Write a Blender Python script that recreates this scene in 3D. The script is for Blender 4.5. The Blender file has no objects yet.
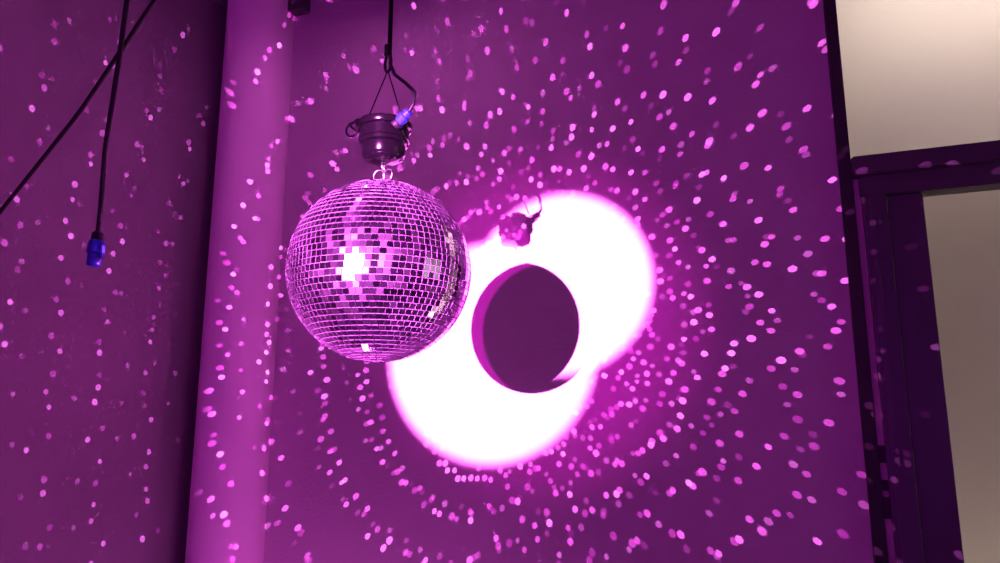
import bpy, bmesh, math, random
from mathutils import Vector, Matrix
random.seed(7)
scene=bpy.context.scene
scene.view_settings.view_transform='Standard'
scene.view_settings.look='None'

# ------------------------------------------------ helpers
def mat(name,col,rough=.6,metal=0,bump=0,bscale=60,var=0,emis=None,estr=0,trans=0,spec=.5):
    m=bpy.data.materials.new(name); m.use_nodes=True
    nt=m.node_tree; b=nt.nodes['Principled BSDF']
    b.inputs['Base Color'].default_value=(*col,1)
    b.inputs['Roughness'].default_value=rough
    b.inputs['Metallic'].default_value=metal
    b.inputs['Specular IOR Level'].default_value=spec
    b.inputs['Transmission Weight'].default_value=trans
    if emis:
        b.inputs['Emission Color'].default_value=(*emis,1); b.inputs['Emission Strength'].default_value=estr
    if bump or var:
        tc=nt.nodes.new('ShaderNodeTexCoord')
        n=nt.nodes.new('ShaderNodeTexNoise'); n.inputs['Scale'].default_value=bscale; n.inputs['Detail'].default_value=5
        nt.links.new(tc.outputs['Object'],n.inputs['Vector'])
        if bump:
            bp=nt.nodes.new('ShaderNodeBump'); bp.inputs['Strength'].default_value=bump; bp.inputs['Distance'].default_value=.01
            nt.links.new(n.outputs['Fac'],bp.inputs['Height']); nt.links.new(bp.outputs['Normal'],b.inputs['Normal'])
        if var:
            n2=nt.nodes.new('ShaderNodeTexNoise'); n2.inputs['Scale'].default_value=2.5; n2.inputs['Detail'].default_value=4
            nt.links.new(tc.outputs['Object'],n2.inputs['Vector'])
            r=nt.nodes.new('ShaderNodeValToRGB')
            r.color_ramp.elements[0].position=.3; r.color_ramp.elements[1].position=.7
            r.color_ramp.elements[0].color=(*[c*(1-var) for c in col],1)
            r.color_ramp.elements[1].color=(*[min(1,c*(1+var)) for c in col],1)
            nt.links.new(n2.outputs['Fac'],r.inputs['Fac']); nt.links.new(r.outputs['Color'],b.inputs['Base Color'])
    return m
def obj(name,bm,mats,parent=None,smooth=False):
    me=bpy.data.meshes.new(name); bm.to_mesh(me); bm.free()
    if not isinstance(mats,(list,tuple)): mats=[mats]
    for m in mats: me.materials.append(m)
    if smooth:
        for p in me.polygons: p.use_smooth=True
    o=bpy.data.objects.new(name,me); scene.collection.objects.link(o)
    if parent: o.parent=parent
    return o
def empty(name,loc=(0,0,0)):
    e=bpy.data.objects.new(name,None); e.empty_display_size=.05; scene.collection.objects.link(e); return e
def addbox(bm,a,b):
    c=[(x+y)/2 for x,y in zip(a,b)]; s=[abs(y-x) for x,y in zip(a,b)]
    bmesh.ops.create_cube(bm,size=1,matrix=Matrix.Translation(c)@Matrix.Diagonal((*s,1)))
def box(name,a,b,m,parent=None,bev=0):
    bm=bmesh.new(); addbox(bm,a,b)
    if bev: bmesh.ops.bevel(bm,geom=bm.edges[:],offset=bev,segments=2,affect='EDGES')
    return obj(name,bm,m,parent)
def lathe(name,prof,m,M=Matrix(),seg=48,parent=None):
    bm=bmesh.new(); rings=[]
    for r,z in prof:
        rings.append([bm.verts.new(M@Vector((r*math.cos(2*math.pi*i/seg),r*math.sin(2*math.pi*i/seg),z))) for i in range(seg)])
    for A,B in zip(rings,rings[1:]):
        for i in range(seg):
            j=(i+1)%seg; bm.faces.new((A[i],A[j],B[j],B[i]))
    bm.faces.new(rings[0][::-1]); bm.faces.new(rings[-1])
    bmesh.ops.recalc_face_normals(bm,faces=bm.faces[:])
    o=obj(name,bm,m,parent)
    for p in o.data.polygons: p.use_smooth=len(p.vertices)==4
    o.data.set_sharp_from_angle(angle=math.radians(35))
    return o
def tube(name,pts,r,m,parent=None,cyclic=False,smooth=True):
    cu=bpy.data.curves.new(name,'CURVE'); cu.dimensions='3D'; cu.bevel_depth=r; cu.bevel_resolution=3; cu.use_fill_caps=True
    if smooth:
        s=cu.splines.new('NURBS'); s.order_u=3; s.use_endpoint_u=not cyclic
    else: s=cu.splines.new('POLY')
    s.points.add(len(pts)-1)
    for p,q in zip(s.points,pts): p.co=(*q,1)
    s.use_cyclic_u=cyclic; s.resolution_u=8
    cu.materials.append(m)
    o=bpy.data.objects.new(name,cu); scene.collection.objects.link(o)
    if parent: o.parent=parent
    return o
def align(origin,direction):
    return Matrix.Translation(origin)@Vector(direction).to_track_quat('Z','Y').to_matrix().to_4x4()

# ------------------------------------------------ camera
psi=math.radians(20.6); p=math.radians(11.1)
R_=Vector((math.cos(psi),math.sin(psi),0))
F_=Vector((-math.sin(psi)*math.cos(p),math.cos(psi)*math.cos(p),math.sin(p)))
U_=R_.cross(F_)
C=Vector((0,0,1.6))
cam=bpy.data.cameras.new('camera'); cam.lens=27; cam.sensor_width=36; cam.clip_start=.02
co=bpy.data.objects.new('camera',cam); scene.collection.objects.link(co)
co.matrix_world=Matrix.Translation(C)@Matrix((R_,U_,-F_)).transposed().to_4x4()
scene.camera=co
def D(x,y): return F_+R_*((x-500)/750)+U_*((281.5-y)/750)
def P(x,y,d): return C+D(x,y)*d
YW=2.58
def W(x,y):
    d=D(x,y); return C+d*(YW/d.y)

# ------------------------------------------------ materials
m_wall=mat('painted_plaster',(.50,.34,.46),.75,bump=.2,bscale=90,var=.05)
m_wall_shade=mat('painted_plaster_side',(.20,.14,.19),.8,bump=.2,bscale=90,var=.08)  # wall plaster darkened; shade from grazing light is put into the colour
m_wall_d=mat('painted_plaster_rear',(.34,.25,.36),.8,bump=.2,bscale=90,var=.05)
m_col=mat('painted_column',(.92,.60,.84),.5,bump=.06,bscale=60)
m_floor=mat('dark_floor',(.20,.15,.24),.4,bump=.1,bscale=20,var=.2)
m_ceil=mat('ceiling_paint',(.26,.19,.27),.9,bump=.1)
m_black=mat('black_plastic',(.008,.006,.009),.4,spec=.3)
m_blackmetal=mat('black_enamel',(.003,.002,.0035),.14,spec=.4)
m_rubber=mat('cable_rubber',(.006,.005,.008),.55,spec=.3)
m_steel=mat('steel_wire',(.75,.7,.75),.25,metal=1)
m_blue=mat('blue_plastic',(.012,.025,.38),.35)
m_frame=mat('dark_frame_paint',(.075,.055,.075),.38,bump=.05)
m_trimb=mat('black_trim',(.02,.014,.02),.6)
m_beige=mat('beige_paint',(.68,.61,.54),.8,var=.04)
m_glass=mat('window_glass',(.95,.95,.95),.0,trans=1)
m_glass2=mat('tinted_glass',(.76,.74,.71),.06,trans=1)
m_day=mat('frosted_daylight_pane',(.8,.8,.75),.5,emis=(1,.93,.8),estr=.45)
m_streak=mat('led_tube_diffuser',(.8,.7,.8),.4,emis=(1,.16,.95),estr=9)  # glow of the added tubes that make the ball's streak

# ------------------------------------------------ room shell
XL,XR,YB,ZC=-2.3,2.2,-5.4,3.5
bm=bmesh.new()
addbox(bm,(XL-.1,YW,0),(.215,YW+.1,ZC)); addbox(bm,(1.15,YW,0),(XR+.1,YW+.1,ZC)); addbox(bm,(.215,YW,3.32),(1.15,YW+.1,ZC))
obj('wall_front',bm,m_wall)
box('wall_left',(XL-.1,YB,0),(XL,YW,ZC),m_wall_shade)
bm=bmesh.new()
addbox(bm,(XR,YB,0),(XR+.1,1.1,ZC)); addbox(bm,(XR,2.2,0),(XR+.1,YW,ZC)); addbox(bm,(XR,1.1,0),(XR+.1,2.2,1.3)); addbox(bm,(XR,1.1,2.5),(XR+.1,2.2,ZC))
obj('wall_right',bm,m_wall_d)
box('wall_back',(XL-.1,YB-.1,0),(XR+.1,YB,ZC),m_wall_d)
box('floor',(XL-.1,YB-.1,-.1),(XR+.1,3.2,0),m_floor)
box('ceiling',(XL-.1,YB-.1,ZC),(XR+.1,3.2,ZC+.1),m_ceil)
# window in right wall
w=empty('window_1')
box('pane',(XR+.04,1.1,1.3),(XR+.05,2.2,2.5),m_day,w)
for a,b in (((XR-.01,1.08,1.28),(XR+.05,1.14,2.52)),((XR-.01,2.16,1.28),(XR+.05,2.22,2.52)),((XR-.01,1.08,1.28),(XR+.05,2.22,1.34)),((XR-.01,1.08,2.46),(XR+.05,2.22,2.52)),((XR-.0,1.62,1.3),(XR+.05,1.67,2.5))):
    box('frame_bar',a,b,m_frame,w)
# round corner column
lathe('column',[(.152,0),(.152,ZC)],m_col,Matrix.Translation((-2.11,2.54,0)),96)
# small bracket at column
b0=empty('pipe_bracket')
box('bracket_plate',(-1.965,2.52,3.43),(-1.88,2.58,3.5),m_frame,b0,.004)
box('bracket_bolt',(-1.935,2.51,3.45),(-1.915,2.53,3.47),m_steel,b0,.003)

# ------------------------------------------------ glazed door + transom
d=empty('door_1')
box('jamb_trim',(.213,YW-.035,0),(.250,YW+.02,3.34),m_trimb,d,.003)
box('header_outer',(.250,YW-.06,2.392),(1.15,YW+.05,2.452),m_frame,d,.004)
box('header_inner',(.268,YW-.035,2.325),(1.15,YW+.05,2.392),m_frame,d,.004)
box('stile',(.270,YW-.04,0),(.340,YW+.05,2.33),m_frame,d,.005)
box('stile_lip',(.284,YW-.05,0),(.306,YW-.03,2.33),m_frame,d,.003)
box('stile_hinge_side',(1.07,YW-.04,0),(1.14,YW+.05,2.33),m_frame,d,.005)
box('bottom_rail',(.340,YW-.03,0),(1.07,YW+.05,.18),m_frame,d,.005)
box('mullion',(.346,YW-.010,.18),(.446,YW+.012,2.325),m_frame,d,.003)
box('transom_top',(.25,YW-.03,3.28),(1.15,YW+.05,3.34),m_frame,d,.004)
box('transom_side',(1.11,YW-.03,2.45),(1.15,YW+.05,3.28),m_frame,d,.004)
box('door_glass',(.338,YW+.014,.18),(1.07,YW+.020,2.325),m_glass2,d)
box('transom_glass',(.250,YW+.014,2.452),(1.11,YW+.020,3.28),m_glass,d)
box('gap_batten',(.248,YW-.012,0),(.272,YW+.045,2.39),m_beige,d)
for z,h in ((1.50,.05),(1.42,.03),(1.34,.06)):
    box('latch_keeper',(.250,YW-.03,z),(.270,YW+.0,z+h),m_trimb,d,.002)
# neighbouring room
bm=bmesh.new()
addbox(bm,(0,3.1,0),(2.0,3.2,ZC)); addbox(bm,(-.05,YW+.1,0),(.0,3.15,ZC)); addbox(bm,(2.0,YW+.1,0),(2.05,3.15,ZC))
obj('wall_neighbour_room',bm,m_beige)
def light(name,kind,loc,col,e,aim=None,**k):
    l=bpy.data.lights.new(name,kind); l.color=col; l.energy=e
    for a,v in k.items(): setattr(l,a,v)
    o=bpy.data.objects.new(name,l); scene.collection.objects.link(o)
    if aim is not None: o.matrix_world=Matrix.Translation(loc)@(Vector(aim)-Vector(loc)).to_track_quat('-Z','Y').to_matrix().to_4x4()
    else: o.location=loc
    return o
light('neighbour_room_lamp','AREA',(1.1,2.74,3.44),(1,.94,.83),9.5,aim=(1.1,3.1,2.2),shape='RECTANGLE',size=1.6,size_y=.08)
light('neighbour_room_lamp_low','AREA',(1.1,2.76,.3),(1,.93,.82),12,aim=(1.1,3.1,1.4),shape='RECTANGLE',size=1.6,size_y=.08)  # added low fill that evens out the tone behind the lower pane

# ------------------------------------------------ disco ball
B=P(380,271,1.65); RB=.2
ball=empty('disco_ball')
rows=47; dl=math.pi/rows
def tile_mat(i,c,r):
    m=bpy.data.materials.new('mirror_tile_%d'%i); m.use_nodes=True; nt=m.node_tree
    b=nt.nodes['Principled BSDF']; b.inputs['Metallic'].default_value=1; b.inputs['Roughness'].default_value=r
    b.inputs['Base Color'].default_value=(*c,1)
    return m
tm=[tile_mat(0,(.95,.76,1),.07),tile_mat(1,(.86,.66,.98),.12),tile_mat(2,(.94,.72,1),.19)]  # violet of the reflected surroundings is mixed into the tile colours
m_core=mat('ball_core',(.18,.11,.20),.5)
bm=bmesh.new()
for i in range(rows):
    la=-math.pi/2+(i+.5)*dl
    N=max(3,round(2*math.pi*math.cos(la)/dl)); off=random.random()*.2
    for j in range(N):
        lo=2*math.pi*(j+.5+off)/N
        n=Vector((math.cos(la)*math.cos(lo),math.cos(la)*math.sin(lo),math.sin(la)))
        e=Vector((-math.sin(lo),math.cos(lo),0)); u=n.cross(e)
        nt_=(n+e*random.gauss(0,.012)+u*random.gauss(0,.026)).normalized()
        rot=n.rotation_difference(nt_)
        e2=rot@e; u2=rot@u
        rr=random.gauss(0,.02); e2,u2=e2*math.cos(rr)+u2*math.sin(rr),u2*math.cos(rr)-e2*math.sin(rr)
        hw=RB*math.pi*math.cos(la)/N*.91; hh=RB*dl/2*.89
        hwt=RB*math.pi*math.cos(la+dl/2)/N*.90 if abs(la)>1.2 else hw
        hwb=RB*math.pi*math.cos(la-dl/2)/N*.90 if abs(la)>1.2 else hw
        c=n*RB
        tp=[c-e2*hwb-u2*hh,c+e2*hwb-u2*hh,c+e2*hwt+u2*hh,c-e2*hwt+u2*hh]
        bt=[q-nt_*.004 for q in tp]
        vt=[bm.verts.new(q) for q in tp]; vb=[bm.verts.new(q) for q in bt]
        f=bm.faces.new(vt); mi=random.choices((0,1,2),(3,4,3))[0]; f.material_index=mi
        for k in range(4):
            g=bm.faces.new((vb[k],vb[(k+1)%4],vt[(k+1)%4],vt[k])); g.material_index=3
o=obj('mirror_tiles',bm,tm+[m_core],ball); o.location=B
bm=bmesh.new(); bmesh.ops.create_uvsphere(bm,u_segments=64,v_segments=40,radius=RB-.0035)
o=obj('core_sphere',bm,m_core,ball,True); o.location=B
lathe('top_cap',[(.022,.196),(.022,.203),(.010,.206),(.006,.212)],m_steel,Matrix.Translation(B),32,ball)
def ring(c,r,ax,th,m,par,name,sx=1,n=20):
    M=align(c,ax)
    tube(name,[M@Vector((r*sx*math.cos(2*math.pi*i/n),r*math.sin(2*math.pi*i/n),0)) for i in range(n)],th,m,par,cyclic=True)
Z=Vector((0,0,1))
ring(B+Vector((-.010,0,.220)),.014,(0,1,0),.0018,m_steel,ball,'eyelet')
ring(B+Vector((.012,0,.220)),.014,(.3,1,0),.0018,m_steel,ball,'eyelet')
ring(B+Vector((0,0,.238)),.012,(1,.35,0),.0018,m_steel,ball,'link')

# ------------------------------------------------ motor
mot=empty('disco_ball_motor')
T=Matrix.Translation(B)
lathe('shaft',[(.006,.242),(.006,.262)],m_steel,T,24,mot)
lathe('gear_housing',[(.012,.250),(.030,.252),(.044,.258),(.049,.266),(.049,.290),(.047,.292)],m_blackmetal,T,64,mot)
lathe('drum',[(.047,.288),(.055,.292),(.057,.326),(.062,.328),(.064,.332),(.064,.340),(.061,.344),(.02,.346)],m_blackmetal,T,64,mot)
lathe('motor_band',[(.0565,.300),(.0585,.301),(.0585,.305),(.0565,.306)],m_blackmetal,T,64,mot)
box('top_bracket',B+Vector((-.035,-.012,.344)),B+Vector((.035,.012,.354)),m_blackmetal,mot,.002)
lathe('top_boss',[(.016,.352),(.016,.362),(.009,.364)],m_black,T,24,mot)
ap=B+Vector((.004,0,.475))
tube('hanger_wire_left',[B+Vector((-.052,0,.342)),B+Vector((-.044,0,.365)),ap],.0016,m_black,mot)
tube('hanger_wire_right',[B+Vector((.050,0,.342)),B+Vector((.040,0,.365)),ap],.0016,m_black,mot)
ring(B+Vector((-.078,-.01,.338)),.016,(.2,1,.1),.0026,m_black,mot,'wire_loop',1.25)
tube('motor_lead',[B+Vector(v) for v in ((-.062,-.012,.327),(-.082,-.016,.345),(-.06,-.02,.356),(-.02,-.02,.352),(.01,-.015,.36),(.035,-.01,.350))],.0028,m_black,mot)
pd=Vector((.75,-.1,.5)).normalized(); pl=B+Vector((.064,-.03,.338))
lathe('blue_plug',[(.007,-.018),(.012,-.014),(.0135,.004),(.010,.006),(.010,.018),(.006,.020)],m_blue,align(pl,pd),24,mot)
lathe('plug_collar',[(.011,0),(.014,.003),(.014,.012),(.008,.014)],m_black,align(pl-pd*.028,pd),24,mot)
tube('power_lead',[pl+pd*.015]+[B+Vector(v) for v in ((.088,-.03,.365),(.080,-.01,.405),(.052,0,.435),(.022,0,.462),(.010,0,.49),(.006,.006,.52))],.0042,m_rubber,mot)
# carabiner & drop cable
hang=empty('hanging_cable')
ring(ap+Vector((0,0,.018)),.022,(.3,1,0),.0035,m_black,hang,'carabiner',.45)
lathe('cable_clamp',[(.006,-.0),(.009,.003),(.009,.028),(.005,.032)],m_black,Matrix.Translation(ap+Vector((-.001,0,.035))),20,hang)
top=Vector((B.x+.004,B.y,ZC))
tube('drop_cable',[ap+Vector((0,0,.05)),ap+Vector((.002,0,.3)),top],.0032,m_rubber,hang)
tube('drop_lead',[B+Vector((.006,.006,.52)),B+Vector((.006,.007,.7)),top+Vector((.004,.006,0))],.003,m_rubber,hang)

# ------------------------------------------------ cables at left
cab=empty('power_cable')
a=P(127,0,1.75); b=P(119,60,1.75); c=P(105,150,1.75); e=P(98,236,1.75)
dirn=(a-b).normalized(); topc=a+dirn*((ZC-a.z)/dirn.z)
tube('cord',[topc,a,b,c,P(101,205,1.75),e],.0058,m_rubber,cab)
lathe('strain_relief',[(.007,.0),(.013,-.006),(.014,-.022),(.011,-.024)],m_black,align(e+Vector((0,0,.012)),(0.06,0,1)),24,cab)
lathe('blue_connector',[(.010,-.020),(.0165,-.024),(.0185,-.034),(.0185,-.052),(.0155,-.056),(.0155,-.080),(.012,-.084)],m_blue,align(e+Vector((0,0,.012)),(0.06,0,1)),32,cab)
box('connector_latch',e+Vector((.010,-.006,-.055)),e+Vector((.022,.006,-.02)),m_blue,cab,.002)
cab2=empty('diagonal_cable')
q0=P(0,212,2.15); q1=P(155,0,1.72); q2=P(80,108,1.92)
dd=(q0-q1).normalized(); wl=q0+dd*((XL-q0.x)/dd.x); tp=q1-dd*((ZC-q1.z)/-dd.z)
tube('cord',[wl,q0,q2+Vector((0,0,-.012)),q1,tp],.0055,m_rubber,cab2)

# ------------------------------------------------ stage lamps on T-bar stand
SA=W(516,327); SB=W(532,327); SC=W(546,330)
LA=B+(B-SA)*5; LB=B+(B-SB)*5; LC=B+(B-SC)*4.2
CA=W(560,283); CB=W(488,351); CC=W(400,340)
stand=empty('stage_lamp_stand')
mid=(LA+LB)/2
zb=mid.z-.24
tube('pole',[Vector((mid.x,mid.y-.12,.25)),Vector((mid.x,mid.y-.12,zb))],.018,m_blackmetal,stand,smooth=False)
for k in range(3):
    an=2*math.pi*k/3+.5
    tube('leg',[Vector((mid.x,mid.y-.12,.55)),Vector((mid.x+.45*math.cos(an),mid.y-.12+.45*math.sin(an),.012))],.012,m_blackmetal,stand,smooth=False)
dv=(LB-LA).normalized()
tube('cross_bar',[Vector((*(LA-dv*.15).xy,zb)),Vector((*(LB+dv*.15).xy,zb))],.016,m_blackmetal,stand,smooth=False)
for L,Cc in ((LA,CA),(LB,CB)):
    ax=(Cc-L).normalized()
    lathe('par_can',[(.03,-.26),(.07,-.22),(.085,-.12),(.09,-.03),(.085,-.03),(.08,-.05)],m_blackmetal,align(L,ax),40,stand)
    tube('yoke',[L-ax*.13+dv*.095,L-ax*.13+dv*.1-Z*.12,Vector((*(L-ax*.13).xy,zb))],.008,m_blackmetal,stand)
    tube('yoke',[L-ax*.13-dv*.095,L-ax*.13-dv*.1-Z*.12,Vector((*(L-ax*.13).xy,zb))],.008,m_blackmetal,stand)
# third lamp hung from the ceiling
hl=empty('hanging_wash_lamp'); ax=(CC-LC).normalized()
lathe('par_can',[(.03,-.26),(.07,-.22),(.085,-.12),(.09,-.03),(.085,-.03),(.08,-.05)],m_blackmetal,align(LC,ax),40,hl)
tube('drop_pole',[LC-ax*.13,Vector((*(LC-ax*.13).xy,ZC))],.014,m_blackmetal,hl,smooth=False)
light('pin_spot_upper','SPOT',LA,(1,.175,.90),32000,aim=CA,spot_size=2*math.radians(2.90),spot_blend=.26,shadow_soft_size=.01)
light('pin_spot_lower','SPOT',LB,(1,.175,.90),32000,aim=CB,spot_size=2*math.radians(3.54),spot_blend=.24,shadow_soft_size=.01)
light('halo_spot','SPOT',LC,(1,.012,.84),1050,aim=W(530,320),spot_size=2*math.radians(6.8),spot_blend=1,shadow_soft_size=.03)
light('wash_spot','SPOT',LC,(1,.008,.82),52,aim=CC,spot_size=2*math.radians(33),spot_blend=1,shadow_soft_size=.05)

# ------------------------------------------------ added light imitating beams off the mirror tiles
# added point light just behind the mirror ball; its pattern imitates the reflection
# of the stage lamps in each tile of the ball (half-vector -> tile -> reflected beam)
class G:
    def __init__(s,nt): s.nt=nt
    def m(s,op,a,b=None,c=None):
        n=s.nt.nodes.new('ShaderNodeMath'); n.operation=op
        for i,v in enumerate((a,b,c)):
            if v is None: continue
            if isinstance(v,(int,float)): n.inputs[i].default_value=v
            else: s.nt.links.new(v,n.inputs[i])
        return n.outputs[0]
    def v(s,op,a,b=None,scale=None):
        n=s.nt.nodes.new('ShaderNodeVectorMath'); n.operation=op
        for i,x in enumerate((a,b)):
            if x is None: continue
            if isinstance(x,(tuple,Vector)): n.inputs[i].default_value=x
            else: s.nt.links.new(x,n.inputs[i])
        if scale is not None:
            if isinstance(scale,(int,float)): n.inputs['Scale'].default_value=scale
            else: s.nt.links.new(scale,n.inputs['Scale'])
        return n.outputs['Value'] if op in('DOT_PRODUCT','LENGTH','DISTANCE') else n.outputs[0]
axis=(B-mid).normalized()
BE=3200; BS=150/BE
lo=light('mirror_tile_beams','POINT',B+axis*(RB+.03),(1,1,1),BE,shadow_soft_size=0.0)
nt=lo.data; nt.use_nodes=True; nt=nt.node_tree; nt.nodes.clear(); g=G(nt)
geo=nt.nodes.new('ShaderNodeNewGeometry'); dvec=geo.outputs['Incoming']
fl=nt.nodes.new('ShaderNodeLightFalloff'); fl.inputs['Strength'].default_value=1
rl=g.m('ADD',g.m('DIVIDE',.88,g.m('MAXIMUM',fl.outputs['Linear'],.3)),.12)
def pattern(L,seed,r0,lonoff,gain,latoff=0):
    l=(L-B).normalized()
    h=g.v('NORMALIZE',g.v('ADD',dvec,tuple(l)))
    sp=nt.nodes.new('ShaderNodeSeparateXYZ'); nt.links.new(h,sp.inputs[0]); hx,hy,hz=sp.outputs
    lat=g.m('ADD',g.m('ARCSINE',hz),latoff)
    row=g.m('FLOOR',g.m('DIVIDE',lat,dl))
    latc=g.m('SUBTRACT',g.m('MULTIPLY',g.m('ADD',row,.5),dl),latoff)
    N=g.m('MAXIMUM',g.m('ROUND',g.m('MULTIPLY',g.m('COSINE',latc),2*math.pi/dl)),3)
    lon=g.m('ADD',g.m('ARCTAN2',hy,hx),math.pi+lonoff)
    col=g.m('FLOOR',g.m('DIVIDE',g.m('MULTIPLY',lon,N),2*math.pi))
    lonc=g.m('SUBTRACT',g.m('DIVIDE',g.m('MULTIPLY',g.m('ADD',col,.5),2*math.pi),N),math.pi+lonoff)
    cv=nt.nodes.new('ShaderNodeCombineXYZ'); nt.links.new(row,cv.inputs[0]); nt.links.new(col,cv.inputs[1]); cv.inputs[2].default_value=seed
    wn=nt.nodes.new('ShaderNodeTexWhiteNoise'); wn.noise_dimensions='3D'; nt.links.new(cv.outputs[0],wn.inputs['Vector'])
    sc=nt.nodes.new('ShaderNodeSeparateColor'); nt.links.new(wn.outputs['Color'],sc.inputs[0]); r1,r2,r3=sc.outputs
    latj=g.m('ADD',latc,g.m('MULTIPLY',g.m('SUBTRACT',r1,.5),dl*.28))
    lonj=g.m('ADD',lonc,g.m('MULTIPLY',g.m('SUBTRACT',r2,.5),dl*.28))
    cl=g.m('COSINE',latj)
    nc=nt.nodes.new('ShaderNodeCombineXYZ')
    nt.links.new(g.m('MULTIPLY',cl,g.m('COSINE',lonj)),nc.inputs[0]); nt.links.new(g.m('MULTIPLY',cl,g.m('SINE',lonj)),nc.inputs[1]); nt.links.new(g.m('SINE',latj),nc.inputs[2])
    ndl=g.v('DOT_PRODUCT',nc.outputs[0],tuple(l))
    r=g.v('SUBTRACT',g.v('SCALE',nc.outputs[0],scale=g.m('MULTIPLY',ndl,2)),tuple(l))
    dist=g.v('DISTANCE',dvec,r)
    rad=g.m('MULTIPLY',g.m('MULTIPLY',g.m('ADD',g.m('MULTIPLY',r3,.3),.8),r0),rl)
    dot=g.m('MULTIPLY',g.m('SUBTRACT',1,g.m('DIVIDE',dist,rad)),5)
    n=nt.nodes.new('ShaderNodeClamp'); nt.links.new(dot,n.inputs[0]); dot=n.outputs[0]
    face=g.m('GREATER_THAN',ndl,.13)
    face=g.m('MULTIPLY',face,g.m('LESS_THAN',g.v('DOT_PRODUCT',dvec,tuple(axis)),math.cos(math.radians(19))))
    bright=g.m('ADD',g.m('MULTIPLY',g.m('POWER',wn.outputs['Value'],1.2),.8),.22)
    s=g.m('MULTIPLY',g.m('MULTIPLY',g.m('MULTIPLY',dot,face),bright),BS*gain)
    mx=nt.nodes.new('ShaderNodeMix'); mx.data_type='RGBA'
    nt.links.new(r1,mx.inputs['Factor']); mx.inputs['A'].default_value=(1,.07,.9,1); mx.inputs['B'].default_value=(1,.24,1,1)
    fo=nt.nodes.new('ShaderNodeLightFalloff'); nt.links.new(s,fo.inputs['Strength'])
    return g.v('SCALE',mx.outputs['Result'],scale=fo.outputs['Constant'])
tot=g.v('ADD',pattern(LA,1.0,.0113,0.0,1),pattern(LB,2.0,.0113,.035,1,.03))
tot=g.v('ADD',tot,pattern(LC+Vector((-.3,0,.5)),3.0,.0102,.05,.4,.02))  # extra dots from an invented source position, added for density
em=nt.nodes.new('ShaderNodeEmission'); nt.links.new(tot,em.inputs['Color']); em.inputs['Strength'].default_value=1
out=nt.nodes.new('ShaderNodeOutputLight'); nt.links.new(em.outputs[0],out.inputs[0])

# unseen lights added for the ball: violet fill behind, highlights from ceiling and floor
light('violet_wash','SPOT',(0,-1.6,2.9),(.50,.02,1),1900,aim=(-.3,-5.4,1.7),spot_size=math.radians(66),spot_blend=.7,shadow_soft_size=.05)
fx=empty('violet_wash_lamp')
lathe('can',[(.04,-.18),(.07,-.14),(.08,-.02),(.075,-.02)],m_blackmetal,align((0,-1.6,2.9),(-.3,-3.8,-1.2)),32,fx)
tube('hanger',[Vector((0,-1.48,2.93)),Vector((0,-1.48,3.5))],.012,m_blackmetal,fx,smooth=False)
f1=empty('ceiling_downlight')
lathe('housing',[(.10,ZC-.05),(.12,ZC-.05),(.12,ZC)],m_blackmetal,Matrix.Translation((-1.38,1.95,0)),32,f1)
light('ceiling_downlight_lamp','AREA',(-1.38,1.95,ZC-.06),(1,.22,.9),4,aim=(-1.1,1.65,0),shape='DISK',size=.16)  # added for the highlight near the top of the ball
f2=empty('floor_uplight')
lathe('housing',[(.11,0),(.12,.01),(.12,.09),(.10,.10)],m_blackmetal,Matrix.Translation((-1.6,2.2,0)),32,f2)
light('floor_uplight_lamp','AREA',(-1.6,2.2,.11),(1,.18,.9),13,aim=(-1.2,1.9,2),shape='DISK',size=.2)  # added for the highlight low on the ball
# unseen glowing tubes added to put the vertical streak on the mirror ball
lt=empty('ceiling_led_batten')
box('rail',(-1.20,-2.6,ZC-.03),(-1.12,1.2,ZC),m_frame,lt,.004)
for k in range(3):
    y0=-2.55+k*1.25
    tube('led_tube',[Vector((-1.16,y0,ZC-.055)),Vector((-1.16,y0+1.18,ZC-.055))],.027,m_streak,lt,smooth=False)

w=bpy.data.worlds.new('world'); scene.world=w; w.use_nodes=True
w.node_tree.nodes['Background'].inputs[0].default_value=(.3,.05,.4,1); w.node_tree.nodes['Background'].inputs[1].default_value=.05
